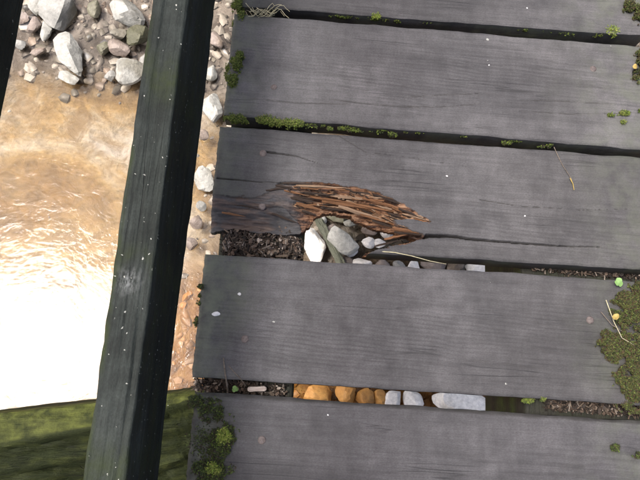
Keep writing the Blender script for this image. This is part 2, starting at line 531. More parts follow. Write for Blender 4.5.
STONE_LIST = [
    # left of the rail, upstream bar
    (58, 12, 36, 42, 35, 'grey', 3, 'large pale grey stone at the top edge, above the long pointed stone'),
    (70, 51, 24, 52, 25, 'white', 12, 'long pointed pale stone ending at the open ochre water', -0.965),
    (67, 77, 20, 12, -10, 'white', 5, 'small white wet stone at the lower tip of the long pointed stone'),
    (45, 29, 11, 23, 5, 'white', 6, 'narrow white stone left of the long pointed stone'),
    (33, 26, 14, 17, 20, 'pink', 7, 'pinkish brown stone left of the narrow white stone'),
    (34, 6, 20, 16, -30, 'white', 8, 'whitish stone in the gap beside the upper rail corner'),
    (22, 18, 14, 11, 30, 'pink', 9, 'small brown stone closest to the upper rail corner'),
    (126, 15, 38, 27, -12, 'white', 10, 'broad pale angular stone at the top, left of the big rail', -0.965),
    (119, 34, 16, 11, 15, 'grey', 11, 'small grey stone under the broad angular stone'),
    (138, 37, 25, 20, 40, 'olive', 4, 'greyish olive stone touching the big rail'),
    (121, 49, 24, 15, -20, 'pink', 13, 'brownish stone between the broad angular stone and the white one'),
    (129, 69, 28, 26, 10, 'white', 14, 'bright white blocky stone at the edge of the ochre water', -0.97),
    (103, 48, 13, 15, 0, 'olive', 15, 'dark olive stone half sunk beside the brownish one'),
    (95, 8, 12, 20, 15, 'olive', 16, 'mossy olive stone between the two largest top stones'),
    (110, 76, 12, 10, 20, 'grey', 17, 'little grey stone left of the bright white block'),
    (147, 60, 12, 16, 10, 'grey', 18, 'grey stone partly hidden under the big rail'),
    (20, 45, 14, 10, -20, 'grey', 19, 'low wet grey stone at the water edge by the upper rail'),
    (38, 52, 16, 9, 15, 'pink', 20, 'flat wet brown stone left of the small white stone'),
    # strip between rail and deck
    (213, 108, 17, 26, 20, 'white', 21, 'white stone in the strip between the rail and the second plank', -0.97),
    (211, 73, 11, 14, -15, 'white', 22, 'small white stone beside the mossy plank end'),
    (216, 40, 12, 16, 25, 'pink', 23, 'brown stone in the strip beside the moss at the top'),
    (203, 136, 10, 9, 0, 'pink', 24, 'brownish stone in the strip level with the nail'),
    (204, 178, 16, 22, 30, 'white', 25, 'white wet stone in the strip beside the rotten plank end'),
    (196, 222, 14, 14, 10, 'pink', 26, 'brown stone in the strip beside the hole'),
    (200, 206, 9, 8, -15, 'grey', 52, 'small grey stone in the strip just below the white wet one'),
    (191, 243, 13, 13, 25, 'pink', 53, 'small brown stone in the strip level with the bottom of the hole'),
    # seen through the rotten hole
    (341, 240, 34, 27, -8, 'white', 29, 'large pale grey stone in the middle of the rotten hole', -0.95),
    (370, 228, 17, 17, 20, 'pink', 30, 'brownish stone under the orange splinters in the hole'),
    (368, 242, 15, 13, -15, 'quartz', 31, 'white stone at the right of the hole', -0.97),
    (388, 232, 14, 14, 10, 'quartz', 32, 'white stone glimpsed between the splinter prongs'),
    (352, 252, 13, 11, 15, 'quartz', 33, 'small pale stone low in the hole'),
    (360, 263, 24, 12, 5, 'quartz', 34, 'white stone at the bottom lip of the hole'),
    (337, 217, 26, 12, -12, 'olive', 35, 'dull brown stone at the top of the hole'),
    (322, 219, 9, 12, 10, 'white', 36, 'tiny white stone in the top left corner of the hole'),
    (316, 247, 22, 44, 18, 'quartz', 37, 'white slab at the left side of the hole', -0.97),
    (331, 229, 14, 10, 12, 'pink', 54, 'small tan stone between the branch and the large stone in the hole'),
    (350, 223, 14, 9, -10, 'white', 55, 'small cream stone just above the large stone in the hole', -0.97),
    (380, 243, 13, 10, 20, 'quartz', 56, 'cream stone beneath the lower splinter prong', -0.97),
    (360, 219, 11, 9, 0, 'pink', 57, 'tan pebble at the upper right of the hole'),
    (345, 263, 16, 12, 0, 'pink', 58, 'tan stone at the lower lip of the hole beside the branch'),
    # slit under the third plank
    (383, 265, 16, 14, 0, 'pink', 38, 'brown stone in the slit just right of the hole'),
    (399, 266, 13, 12, 10, 'grey', 39, 'grey stone in the slit below the crack'),
    (413, 267, 13, 13, 0, 'quartz', 40, 'small white stone in the slit below the crack'),
    (435, 264, 26, 20, -10, 'pink', 41, 'large brown stone in the slit below the crack'),
    (456, 265, 18, 18, 10, 'pink', 42, 'grey brown stone in the slit beside the white slab'),
    (478, 268, 28, 20, 4, 'quartz', 43, 'white slab against the green beam in the upper slit'),
    # slit under the fourth plank
    (318, 395, 28, 22, 5, 'orange', 44, 'bright orange stone at the left end of the lower slit'),
    (345, 395, 20, 20, 0, 'orange', 45, 'orange stone second from the left in the lower slit'),
    (364, 397, 18, 18, 10, 'orange', 46, 'orange stone third from the left in the lower slit'),
    (379, 398, 14, 17, 0, 'orange', 47, 'dark ochre stone beside the white ones in the lower slit'),
    (394, 399, 17, 18, -15, 'quartz', 48, 'small white stone right of the orange ones in the lower slit'),
    (413, 399, 19, 20, 10, 'quartz', 49, 'cracked white stone in the middle of the lower slit'),
    (456, 401, 62, 26, 3, 'quartz', 50, 'long smooth white slab against the beam in the lower slit', -0.96),
]
for s_ in STONE_LIST:
    big = 1.14 if s_[0] < 160 and s_[1] < 90 else (1.3 if s_[0] < 225 and s_[1] < 215 else 1.0)
    stone(s_[0], s_[1], s_[2] * big, s_[3] * big, *s_[4:8], *(s_[8:]))

# gravel too small to count
gv, gf, gc = [], [], []
base_shapes = [stone_shape(500 + i, ICO1, 9, 12.0) for i in range(14)]
n_v = 0
GN = 60000
cx_ = rng.uniform(-1.4, 1.4, GN); cy_ = rng.uniform(-0.45, 1.8, GN)
mask_ = bar_mask(cx_, cy_)
org_ = sstep(-0.6, -0.42, cx_) * sstep(0.5, 0.15, cy_)
zz_ = bed_height(cx_, cy_)
pick = rng.random(GN) < np.maximum(np.maximum(mask_, 0.7 * org_), 0.003)
sel = np.nonzero(pick)[0][:6500]
PAL = np.array([(0.24, 0.235, 0.22), (0.15, 0.14, 0.13), (0.20, 0.165, 0.14), (0.36, 0.35, 0.33), (0.07, 0.064, 0.06), (0.11, 0.105, 0.09)])
for i in sel:
    r = 0.005 + 0.019 * random.random() ** (1.5 if cy_[i] > 0.95 else 2.4)
    s = base_shapes[random.randrange(14)] * np.array([r * random.uniform(0.8, 1.6), r * random.uniform(0.7, 1.1), r * 0.6])
    a = random.uniform(0, 6.28)
    R2 = np.array([[math.cos(a), -math.sin(a), 0], [math.sin(a), math.cos(a), 0], [0, 0, 1]])
    gv.append(s @ R2.T + np.array([cx_[i], cy_[i], zz_[i] + r * 0.12]))
    gf += [[q + n_v for q in f] for f in ICO1[1]]
    n_v += len(s)
    c = np.array((0.30, 0.145, 0.035)) * random.uniform(0.4, 1.2) if random.random() < org_[i] else PAL[random.randrange(6)] * random.uniform(0.75, 1.15)
    gc.append(np.tile(c, (len(s), 1)))
g = obj('gravel', mesh('gravel', np.concatenate(gv), gf, M['gravel'], attr=np.concatenate(gc), sharp=50))
tag(g, 'small brown and grey gravel scattered over the stream bed', 'gravel', kind='stuff')


# ------------------------------------------------------------------ timber builders
def timber(name, length, width, depth, mat, seg=160, rad=0.006, wob=0.0015, seed=0, tintf=None, side=8, ridge=0.0):
    """sawn timber along local X, top at z=0, y from -width/2 to width/2, corners worn round"""
    hw, hd = width / 2, depth / 2
    prof = []
    for cx, cy, a0 in ((hw - rad, -rad, 0), (-hw + rad, -rad, 90), (-hw + rad, -depth + rad, 180), (hw - rad, -depth + rad, 270)):
        for k in range(5):
            a = math.radians(a0 + k * 22.5)
            prof.append((cx + rad * math.cos(a), cy + rad * math.sin(a)))
        # points along the next side
        nxt = {0: (-hw + rad, 0, 'y'), 90: (-hw, -depth + rad, 'z'), 180: (hw - rad, -depth, 'y'), 270: (hw, -rad, 'z')}[a0]
        p = prof[-1]
        for k in range(1, side):
            f = k / side
            prof.append((p[0] + (nxt[0] - p[0]) * f, p[1] + (nxt[1] - p[1]) * f))
    prof = np.array(prof)
    xs = np.linspace(0, length, seg)
    n = len(prof)
    V = np.zeros((seg, n, 3))
    u = np.arange(n) * (8.0 / side)
    cs = np.cumsum(np.r_[0, np.hypot(*np.diff(prof, axis=0).T)])
    for i, x in enumerate(xs):
        g1 = fbm(x * 5 + 0 * u, u * 0.22, seed, 3) - 0.5
        g2 = fbm(x * 40 + 0 * u, u * 0.6, seed + 7, 3) - 0.5
        sc = 1 + 0 * u
        V[i, :, 0] = x
        nrm = np.sign(prof) * 1.0
        V[i, :, 1] = prof[:, 0] + wob * 1.3 * g1 * np.sign(prof[:, 0]) + wob * g2
        V[i, :, 2] = prof[:, 1] + wob * 1.3 * g1 + wob * g2
        if ridge:
            rg = fbm(x * 2.2 + 0 * u, cs * 150 + 2 * fbm(x * 3 + 0 * u, cs * 20, seed + 4, 2), seed + 3, 3) - 0.5
            V[i, :, 2] += ridge * rg * (prof[:, 1] > -0.004)
            V[i, :, 1] += ridge * rg * (prof[:, 1] <= -0.004)
    faces = []
    for i in range(seg - 1):
        for j in range(n):
            a = i * n + j; b = i * n + (j + 1) % n
            faces.append((a, a + n, b + n, b))
    faces.append(tuple(range(n)))
    faces.append(tuple(reversed(range((seg - 1) * n, seg * n))))
    V = V.reshape(-1, 3)
    att = tintf(V) if tintf is not None else np.zeros((len(V), 3))
    return mesh(name, V, faces, mat, sharp=42, attr=att)


def plank_mesh(name, x0, x1, yb, yt, t, res, zf=None, keep=None, tintf=None, seed=0, ends=(0.0018, 0.0018)):
    """board with its top at z=0: x from x0 to x1, y between the lines yb(x) and yt(x); heightfield top, flat underside"""
    nx = max(int((x1 - x0) / res), 8)
    ym = 0.5 * (x0 + x1)
    ny = max(int((yt(ym) - yb(ym)) / res), 8)
    U, Vv = np.meshgrid(np.linspace(0, 1, nx + 1), np.linspace(0, 1, ny + 1), indexing='ij')
    X = x0 + (x1 - x0) * U
    B = yb(X) + 0.0022 * (fbm(X * 18, 0 * X + seed, seed + 1, 3) - 0.5) * 2
    T = yt(X) + 0.0022 * (fbm(X * 18, 0 * X + seed, seed + 2, 3) - 0.5) * 2
    Y = B + (T - B) * Vv
    endl = ends[0] * (fbm(Y * 140, 0 * Y, seed + 3, 4) - 0.5) * 2
    endr = ends[1] * (fbm(Y * 140, 0 * Y, seed + 4, 4) - 0.5) * 2
    X = X + endl * (1 - U) ** 20 + endr * U ** 20
    e = np.minimum(np.minimum(X - X[:1, :], X[-1:, :] - X), np.minimum(Y - B, T - Y))
    e = np.maximum(e, 0)
    Z = -0.0030 * np.exp(-(e / 0.0026) ** 1.2) * (0.6 + 0.9 * fbm(X * 30, Y * 30, seed + 5, 3))
    Z += 0.0010 * (fbm(X * 7, Y * 22, seed + 6, 4) - 0.5) + 0.0011 * (fbm(X * 7, Y * 190 + 9 * fbm(X * 3.5, Y * 14, seed + 60, 3), seed + 8, 3) - 0.5) * sstep(0.3, 0.7, fbm(X * 3, Y * 9, seed + 61, 3))
    if zf is not None:
        Z = Z + zf(X, Y)
    kc = np.ones((nx, ny), bool)
    if keep is not None:
        k = keep(X, Y)
        kc = k[:-1, :-1] & k[1:, :-1] & k[1:, 1:] & k[:-1, 1:]
    N = (nx + 1) * (ny + 1)
    id_ = np.arange(N).reshape(nx + 1, ny + 1)
    a, b, c, d = id_[:-1, :-1], id_[1:, :-1], id_[1:, 1:], id_[:-1, 1:]
    top = np.stack([a, b, c, d], -1)[kc]
    bot = np.stack([d, c, b, a], -1)[kc] + N
    P = np.pad(kc, 1)
    sides, rim = [], []
    for (dx, dy, p, q) in ((0, -1, a, b), (1, 0, b, c), (0, 1, c, d), (-1, 0, d, a)):
        nb = P[1 + dx:1 + dx + nx, 1 + dy:1 + dy + ny]
        m = kc & ~nb
        pp, qq = p[m], q[m]
        sides.append(np.stack([qq, pp, pp + 2 * N, qq + 2 * N], -1))
        sides.append(np.stack([qq + 2 * N, pp + 2 * N, pp + N, qq + N], -1))
        rim += [np.stack([pp, qq], -1), np.stack([pp + N, qq + N], -1)]
    F = np.concatenate([top, bot] + sides)
    ZB = np.minimum(-t, Z - 0.004)
    ZM = Z + (ZB - Z) * 0.12
    V = np.concatenate([np.stack([X, Y, q_], -1).reshape(-1, 3) for q_ in (Z, ZB, ZM)])
    att = tintf(X, Y) if tintf is not None else np.zeros((*X.shape, 3))
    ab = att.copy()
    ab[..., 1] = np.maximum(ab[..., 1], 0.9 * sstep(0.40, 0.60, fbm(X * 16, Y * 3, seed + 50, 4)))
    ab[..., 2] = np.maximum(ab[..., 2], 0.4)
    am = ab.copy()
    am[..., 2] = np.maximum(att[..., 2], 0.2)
    att = np.concatenate([q_.reshape(-1, 3) for q_ in (att, ab, am)])
    used = np.unique(F)
    remap = np.full(len(V), -1); remap[used] = np.arange(len(used))
    me = mesh(name, V[used], remap[F].tolist(), M['plank'], attr=att[used])
    rim = np.sort(remap[np.concatenate(rim)], 1)
    ev = np.zeros(len(me.edges) * 2, np.int64)
    me.edges.foreach_get('vertices', ev)
    ev = np.sort(ev.reshape(-1, 2), 1)
    K = len(V) + 1
    sh = me.attributes.new('sharp_edge', 'BOOLEAN', 'EDGE')
    sh.data.foreach_set('value', np.isin(ev[:, 0] * K + ev[:, 1], rim[:, 0] * K + rim[:, 1]))
    return me


# ------------------------------------------------------------------ the footbridge
bridge = bpy.data.objects.new('wooden_footbridge', None)
COL.objects.link(bridge)
tag(bridge, 'old grey plank footbridge with dark side rails and a rotten hole', 'footbridge')
TH = 0.05


def lin(p, q):
    """line y(x) through two deck points given as picture positions"""
    a, b = at(*p), at(*q)
    s = (b.y - a.y) / (b.x - a.x)
    return lambda x: a.y + s * (x - a.x)


def shift(f, d):
    return lambda x: f(x) + d


XR = 0.672
P1b = lin((286, 9), (640, 34.5))
P2t, P2b = lin((247, 14), (640, 46)), lin((223, 114), (640, 149))
P3t, P3b = lin((217, 125.6), (640, 157)), lin((361, 252), (640, 269))
P4t, P4b = lin((204, 254), (640, 281)), lin((191, 377), (640, 405))
P5t = lin((200, 392), (640, 421))


def ends_tint(l, r, gl=0.5, gr=0.5, edge=0.35, seed=0, back=None):
    def f(X, Y):
        t = np.zeros((*X.shape, 3))
        n = fbm(X * 22, Y * 22, seed + 90, 4)
        t[..., 1] = np.clip(gl * sstep(l + 0.10, l, X + 0.08 * (n - 0.5)) + gr * sstep(r - 0.22, r - 0.02, X + 0.12 * (n - 0.5)), 0, 1) * sstep(0.25, 0.55, n)
        d = np.minimum(X - l, r - X)
        t[..., 2] = edge * sstep(0.02, 0.0, d) * sstep(0.3, 0.6, n)
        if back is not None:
            t[..., 2] = np.maximum(t[..., 2], 0.85 * sstep(0.0075, 0.004, back(X) - Y + 0.004 * (n - 0.5)))  # dark strip painted along the back edge, standing for its shaded side
        return t
    return f


def add_plank(x0, x1, yb, yt, res, seed, zf=None, keep=None, tintf=None, ends=(0.0018, 0.0018)):
    me = plank_mesh('plank', x0, x1, yb, yt, TH, res, zf, keep, tintf or ends_tint(x0, x1, seed=seed), seed, ends)
    # put the origin at the board so that the grain differs from board to board
    return obj('plank', me, bridge)


x2, x4 = at(228, 70).x, at(198, 316).x
plank_1 = add_plank(at(240, 0).x, XR, P1b, shift(P1b, 0.224), 0.003, 11)
plank_2 = None
# ---- the rotten plank
x3 = at(216, 160).x
hole_low = ats([(308, 275), (309, 224), (316, 213), (326, 209.5), (337, 209), (352, 213.5), (366, 221), (384, 226), (396, 229),
                (409, 233), (421, 237.5), (405, 239.5), (394, 242.5), (381, 246), (368, 249.5), (360, 253), (352, 275)])
tray = ats([(200, 275), (200, 231), (222, 225), (236, 224), (250, 228), (268, 229), (286, 232), (300, 230), (312, 221), (316, 275)])
rot_zone = ats([(268, 191), (274, 187), (281, 181.5), (292, 181), (304, 183), (318, 182.5), (334, 184), (352, 187), (366, 189.5), (380, 193), (391, 198),
                (400, 203), (411, 209), (420, 215), (433, 222), (420, 220.5), (404, 218.5), (393, 219), (398, 224),
                (409, 229), (429, 236), (420, 240), (402, 244), (380, 248), (360, 256), (330, 246), (305, 240), (302, 226), (294, 214), (284, 205), (274, 198)])
slab_zone = ats([(205, 194.5), (216, 195.5), (235, 195.5), (252, 197), (264, 194), (276, 189), (300, 195), (312, 210), (316, 226), (312, 236), (200, 240)])
rot_top = ats([(262, 196), (268, 191), (274, 187), (281, 181.5), (292, 181), (318, 182.5), (334, 184), (352, 187), (366, 189.5), (380, 193), (400, 203), (420, 215), (433, 222)])
slab_top = ats([(200, 194.5), (235, 195.5), (252, 197), (264, 194), (276, 189), (300, 195), (318, 208)])
cracks = [
    (ats([(427, 235.5), (450, 236), (480, 240), (520, 243), (560, 246), (600, 247)]), 0.0040, 0.022),
    (ats([(267, 152), (283, 154), (296, 156), (318, 163)]), 0.0022, 0.008),
    (ats([(217, 178), (240, 180), (262, 182), (290, 183)]), 0.0016, 0.006),
    (ats([(330, 130), (365, 152), (400, 156), (470, 167)]), 0.0008, 0.002),
    (ats([(480, 200), (520, 206), (580, 210), (630, 209)]), 0.0010, 0.003),
]


def rag(X, Y, amp=0.0035, seed=300):
    return (X + amp * 1.2 * (fbm(X * 60, Y * 160, seed, 3) - 0.5), Y + amp * 2.4 * (fbm(X * 45, Y * 210, seed + 5, 4) - 0.5))


def p3_z(X, Y):
    Xr, Yr = rag(X, Y)
    z = np.zeros(X.shape)
    fib = fbm(X * 22 + Y * 30, Y * 330 + X * 25, 401, 3) - 0.5
    fib2 = fbm(X * 60, Y * 130 + X * 8, 402, 3) - 0.5
    rz = inpoly(Xr, Yr, rot_zone)
    d, _ = linedist(Xr, Yr, rot_top)
    d2, _ = linedist(Xr, Yr, slab_top)
    dep2 = 0.002 + 0.030 * sstep(0.004, 0.062, d2) + 0.006 * (fbm(X * 30 + Y * 60, Y * 230, 403, 3) - 0.5) + 0.003 * fib2
    dep = 0.0035 + 0.030 * sstep(0, 0.055, d) + 0.014 * fib + 0.016 * fib2 + 0.008 * (fbm(X * 190, Y * 260, 405, 2) - 0.5)
    mixx = sstep(at(272, 205).x, at(315, 205).x, X)
    dep = dep * mixx + dep2 * (1 - mixx)
    z = np.where(rz, -np.clip(dep, 0.0015, 0.042), z)
    sz = inpoly(Xr, Yr, slab_zone) & ~rz
    z = np.where(sz, -np.clip(dep2, 0.001, 0.042), z)
    for pts, w, dp in cracks:
        dd, pr = linedist(X, Y + 0.0016 * (fbm(X * 90, 0 * X, 31, 3) - 0.5), pts)
        wl = w * (1 - 0.85 * pr)
        z = z - dp * (1 - 0.6 * pr) * sstep(wl, wl * 0.35, dd)
    return z


def p3_keep(X, Y):
    Xr, Yr = rag(X, Y, 0.003, 320)
    return ~(inpoly(Xr, Yr, hole_low) | inpoly(Xr, Yr, tray))


def p3_tint(X, Y):
    t = ends_tint(x3, XR, 0.6, 0.45, seed=13)(X, Y)
    Xr, Yr = rag(X, Y)
    rz = inpoly(Xr, Yr, rot_zone)
    n = fbm(X * 25, Y * 60, 408, 4)
    along = sstep(at(285, 200).x, at(312, 205).x, X + 0.03 * (n - 0.5))
    t[..., 0] = np.where(rz, np.clip(0.12 + 0.88 * along, 0, 1), t[..., 0])
    d, _ = linedist(Xr, Yr, rot_top)
    edge = np.where(rz, sstep(0.010, 0.002, d) * sstep(0.35, 0.6, fbm(X * 40, Y * 90, 409, 3)), 0)
    t[..., 2] = np.maximum(t[..., 2], edge)
    sz = inpoly(Xr, Yr, slab_zone) & ~rz
    d2, _ = linedist(Xr, Yr, slab_top)
    t[..., 0] = np.where(sz, 0.22 * sstep(0.45, 0.65, n), t[..., 0])
    t[..., 2] = np.where(sz, np.maximum(0.75 * sstep(0.004, 0.0, d2), 0.40 * sstep(0.042, 0.060, d2) * n), t[..., 2])
    t[..., 2] = np.maximum(t[..., 2], 0.25 * sstep(0.26, 0.50, X + 0.12 * (fbm(X * 8, Y * 16, 38, 4) - 0.5)))
    t[..., 1] = np.where(rz | sz, 0, t[..., 1])
    for pts, w, dp in cracks:
        dd, pr = linedist(X, Y + 0.0016 * (fbm(X * 90, 0 * X, 31, 3) - 0.5), pts)
        wl = w * (1 - 0.85 * pr)
        t[..., 2] = np.maximum(t[..., 2], 0.9 * sstep(wl * 0.9, wl * 0.2, dd))
    return t


plank_3 = add_plank(x3, XR, P3b, P3t, 0.0012, 13, p3_z, p3_keep, p3_tint)
for p_, k_ in ((plank_1, 0.86), (plank_3, 0.84)):
    p_.color = (k_, k_, k_, 1)
plank_3['label'] = 'rotten plank with a splintered orange hole near its left end'


def crack_fns(lines, base_tint, toned=None):
    L_ = [(ats(p), w, d) for p, w, d in lines]

    def zf(X, Y):
        z = np.zeros(X.shape)
        for pts, w, dp in L_:
            dd, pr = linedist(X, Y + 0.002 * (fbm(X * 70, 0 * X, 35, 3) - 0.5), pts)
            z = z - dp * sstep(w, w * 0.3, dd)
        return z

    def tf(X, Y):
        t = base_tint(X, Y)
        for pts, w, dp in L_:
            dd, pr = linedist(X, Y + 0.002 * (fbm(X * 70, 0 * X, 35, 3) - 0.5), pts)
            t[..., 2] = np.maximum(t[..., 2], 0.7 * sstep(w, w * 0.3, dd) * sstep(0.35, 0.5, fbm(X * 40, Y * 40, 39, 2)) * sstep(0, 0.15, pr) * sstep(1, 0.85, pr))
        if toned:
            t[..., 2] = np.maximum(t[..., 2], toned * sstep(0.30, 0.52, X + 0.10 * (fbm(X * 8, Y * 16, 36, 4) - 0.5)))  # darker towards the right end
        return t
    return zf, tf


z2, t2 = crack_fns([([(404, 97), (440, 95), (478, 93.5)], 0.0010, 0.002), ([(398, 106), (440, 107), (476, 104)], 0.0010, 0.002), ([(520, 111), (570, 114), (632, 113)], 0.0010, 0.002),
                    ([(520, 100), (560, 101), (612, 104)], 0.0012, 0.002), ([(250, 98), (300, 103), (350, 104)], 0.0012, 0.002), ([(330, 99), (370, 104), (420, 108)], 0.0012, 0.002)],
                   ends_tint(x2, XR, 0.8, 0.5, seed=12), 0.12)
plank_2 = add_plank(x2, XR, P2b, P2t, 0.0015, 12, z2, tintf=t2)
plank_2.color = (1.08, 1.08, 1.08, 1)


def p4_z(X, Y):
    z = np.zeros(X.shape)
    for pts, w, dp in ((ats([(232, 300), (280, 309), (330, 316)]), 0.0009, 0.002), (ats([(470, 360), (540, 368), (600, 372)]), 0.0009, 0.002)):
        dd, pr = linedist(X, Y, pts)
        z = z - dp * sstep(w, w * 0.3, dd)
    return z


def p4_tint(X, Y):
    t = ends_tint(x4, XR, 0.9, 0.5, seed=14)(X, Y)
    n = fbm(X * 20, Y * 20, 333, 4)
    m = sstep(at(262, 300).x, at(215, 300).x, X + 0.06 * (n - 0.5)) * sstep(at(240, 350).y, at(240, 315).y, Y + 0.05 * (n - 0.5))
    t[..., 1] = np.maximum(t[..., 1], 0.85 * m)
    t[..., 2] = np.maximum(t[..., 2], 0.30 * sstep(0.26, 0.50, X + 0.10 * (fbm(X * 8, Y * 16, 37, 4) - 0.5)))
    return t


plank_4 = add_plank(x4, XR, P4b, P4t, 0.0022, 14, p4_z, None, p4_tint)
x5 = at(191, 430).x
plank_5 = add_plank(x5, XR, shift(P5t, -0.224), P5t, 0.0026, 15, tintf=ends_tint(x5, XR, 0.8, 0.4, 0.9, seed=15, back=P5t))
plank_4.color = (0.78, 0.78, 0.79, 1)
plank_5.color = (0.68, 0.68, 0.70, 1)
# boards that carry on out of the picture
yb0 = lambda x: 0.0 * x
far = plank_mesh('plank', -0.174, XR, lambda x: -0.112 + 0 * x, lambda x: 0.112 + 0 * x, TH, 0.012, seed=40)
for k in range(5):
    obj('plank', far, bridge, (0, 1.124 + 0.246 * k, 0))
for k in range(7):
    obj('plank', far, bridge, (0, -0.372 - 0.246 * k, 0))

# bearers under the boards
beam_len = 7.6


def beam_tint(V):
    t = np.zeros((len(V), 3))
    n = fbm(V[:, 0] * 9, V[:, 2] * 30, 55, 4)
    t[:, 1] = np.where(V[:, 2] < -0.006, sstep(0.35, 0.65, n) * 0.75, 0.1)
    return t


for xc, bw in ((-0.08, 0.162), (0.541, 0.238)):
    obj('support_beam', timber('support_beam', beam_len, bw, 0.24, M['beam'], 260, 0.008, 0.004, 60 + int(xc * 10), beam_tint),
        bridge, (xc, -3.2, -TH - 0.004), (0, 0, math.pi / 2))


# side rails, posts
def rail_tint(V):
    # local x runs from the near end upstream
    t = np.zeros((len(V), 3))
    yy = V[:, 0] - 2.2
    n = fbm(V[:, 0] * 12, V[:, 1] * 40 + V[:, 2] * 40, 71, 4)
    for y0, w, a in ((0.42, 0.03, 0.7), (0.155, 0.016, 0.8), (0.62, 0.05, 0.4), (-0.1, 0.03, 0.6)):
        t[:, 1] = np.maximum(t[:, 1], a * np.exp(-((yy - y0) / w) ** 2) * sstep(0.3, 0.55, n))
    top = (V[:, 2] > -0.004)
    t[:, 1] = np.maximum(t[:, 1], 0.8 * sstep(0.017, 0.025, V[:, 1]) * sstep(0.35, 0.6, n))
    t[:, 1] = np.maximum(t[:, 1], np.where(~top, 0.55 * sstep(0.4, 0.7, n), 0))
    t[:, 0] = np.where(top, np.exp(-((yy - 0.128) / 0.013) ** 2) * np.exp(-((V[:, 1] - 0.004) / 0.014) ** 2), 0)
    t[:, 2] = np.where(~top, 0.35, 0) * sstep(0.4, 0.6, n)  # side faces darkened in patches, shade put into the colour
    return t


low = timber('guard_rail', 4.6, 0.051, 0.20, M['rail'], 420, 0.004, 0.0022, 70, rail_tint, 34, 0.0042)
obj('guard_rail', low, bridge, (-0.2175, -2.2, 0.30), (0, 0, math.pi / 2))['label'] = 'dark damp lower guard rail with pale flecks'
up = timber('handrail', 4.6, 0.05, 0.16, M['rail'], 200, 0.005, 0.002, 76, rail_tint)
obj('handrail', up, bridge, (-0.2175, -2.2, 0.895), (0, 0, math.pi / 2))
post = timber('rail_post', 1.3, 0.075, 0.08, M['rail'], 40, 0.005, 0.002, 79)
for y in (-0.62, 2.05):
    obj('rail_post', post, bridge, (-0.245, y, 0.92), (0, math.pi / 2, 0))

# outrigger: hewn timber with a mossy back slope and a dark front slope, their lit-to-shaded contrast partly painted, running out from under the fifth plank
bk = [at(-120, 427, -0.08), at(0, 413.6, -0.08), at(88, 404, -0.08), at(165, 394.5, -0.08), at(186, 392, -0.08), at(250, 386, -0.08)]
rd = [at(-120, 472, -0.062), at(0, 444, -0.062), at(88, 427.5, -0.062), at(165, 408, -0.062), at(186, 401, -0.062), at(250, 391, -0.062)]
RS = []
NS = 150
for i in range(NS):
    u = i / (NS - 1) * 5
    k = min(int(u), 4); f = u - k
    b = bk[k].lerp(bk[k + 1], f); r_ = rd[k].lerp(rd[k + 1], f)
    row = []
    low_b = b + Vector((0, 0.012, -0.16))
    for q in np.linspace(1, 0, 7)[:-1]:
        row.append(b.lerp(low_b, q))
    for q in np.linspace(0, 1, 10)[:-1]:
        row.append(b.lerp(r_, q) + Vector((0, 0, 0.006 * math.sin(math.pi * q))))
    fr = r_ + Vector((0.045, -0.155, -0.115))
    for q in np.linspace(0, 1, 26):
        row.append(r_.lerp(fr, q) + Vector((0, 0, 0.010 * math.sin(math.pi * q))))
    row.append(fr + Vector((0, 0, -0.10)))
    row.append(low_b + Vector((0, 0, -0.06)))
    RS.append(row)
RS = np.array([[tuple(p) for p in r_] for r_ in RS])
org = RS[NS // 2, 15].copy()
RS -= org
n_p = RS.shape[1]
uu, vv = np.meshgrid(np.linspace(0, 1, NS), np.linspace(0, 1, n_p), indexing='ij')
RS[..., 2] += 0.006 * (fbm(uu * 14, vv * 30, 88, 4) - 0.5)
grv = fbm(uu * 3 + vv * 2, vv * 24, 93, 3)
RS[..., 2] -= 0.012 * sstep(0.42, 0.36, grv) * (np.arange(n_p) > 15)[None, :]
RS[..., 1] += 0.004 * (fbm(uu * 22, vv * 20, 89, 4) - 0.5)
ft = np.zeros((NS, n_p, 3))
nz = fbm(uu * 26, vv * 60, 91, 4)
on_top = (np.arange(n_p) < 15)[None, :] & (np.arange(n_p) > 3)[None, :]
ft[..., 1] = np.where(on_top, 0.55 + 0.45 * sstep(0.3, 0.55, nz), 0.22 * sstep(0.45, 0.7, nz))
fcs = []
for i in range(NS - 1):
    for j in range(n_p):
        a = i * n_p + j; b = i * n_p + (j + 1) % n_p
        fcs.append((a, b, b + n_p, a + n_p))
fcs.append(tuple(reversed(range(n_p)))); fcs.append(tuple(range((NS - 1) * n_p, NS * n_p)))
out_me = mesh('outrigger_beam', RS.reshape(-1, 3), fcs, M['outrigger'], sharp=50, attr=ft.reshape(-1, 3))
obj('outrigger_beam', out_me, bridge, org)['label'] = 'mossy green outrigger timber passing under the guard rail'

# nails
nb, nf_ = [], []
for k, (r, z) in enumerate(((0.0001, 0.0022), (0.0045, 0.0020), (0.0068, 0.0010), (0.0072, -0.0015), (0.0040, -0.004))):
    for j in range(14):
        a = j / 14 * 6.283
        nb.append((r * math.cos(a), r * math.sin(a), z))
for k in range(4):
    for j in range(14):
        a = k * 14 + j; b = k * 14 + (j + 1) % 14
        nf_.append((a, a + 14, b + 14, b))
nail_me = mesh('nail', nb, nf_, M['nail'], sharp=60)
for (px, py, z, par) in ((263, 153.5, 0.0, plank_3), (262, 206.5, -0.007, plank_3), (245, 339, 0.0, plank_4), (274, 87, -0.001, plank_2),
                         (593, 69, -0.001, plank_2), (590, 320, 0, plank_4), (262, 440, 0, plank_5)):
    p = at(px, py, z)
    obj('nail', nail_me, par, p, (random.uniform(-.1, .1), random.uniform(-.1, .1), random.uniform(0, 6)))


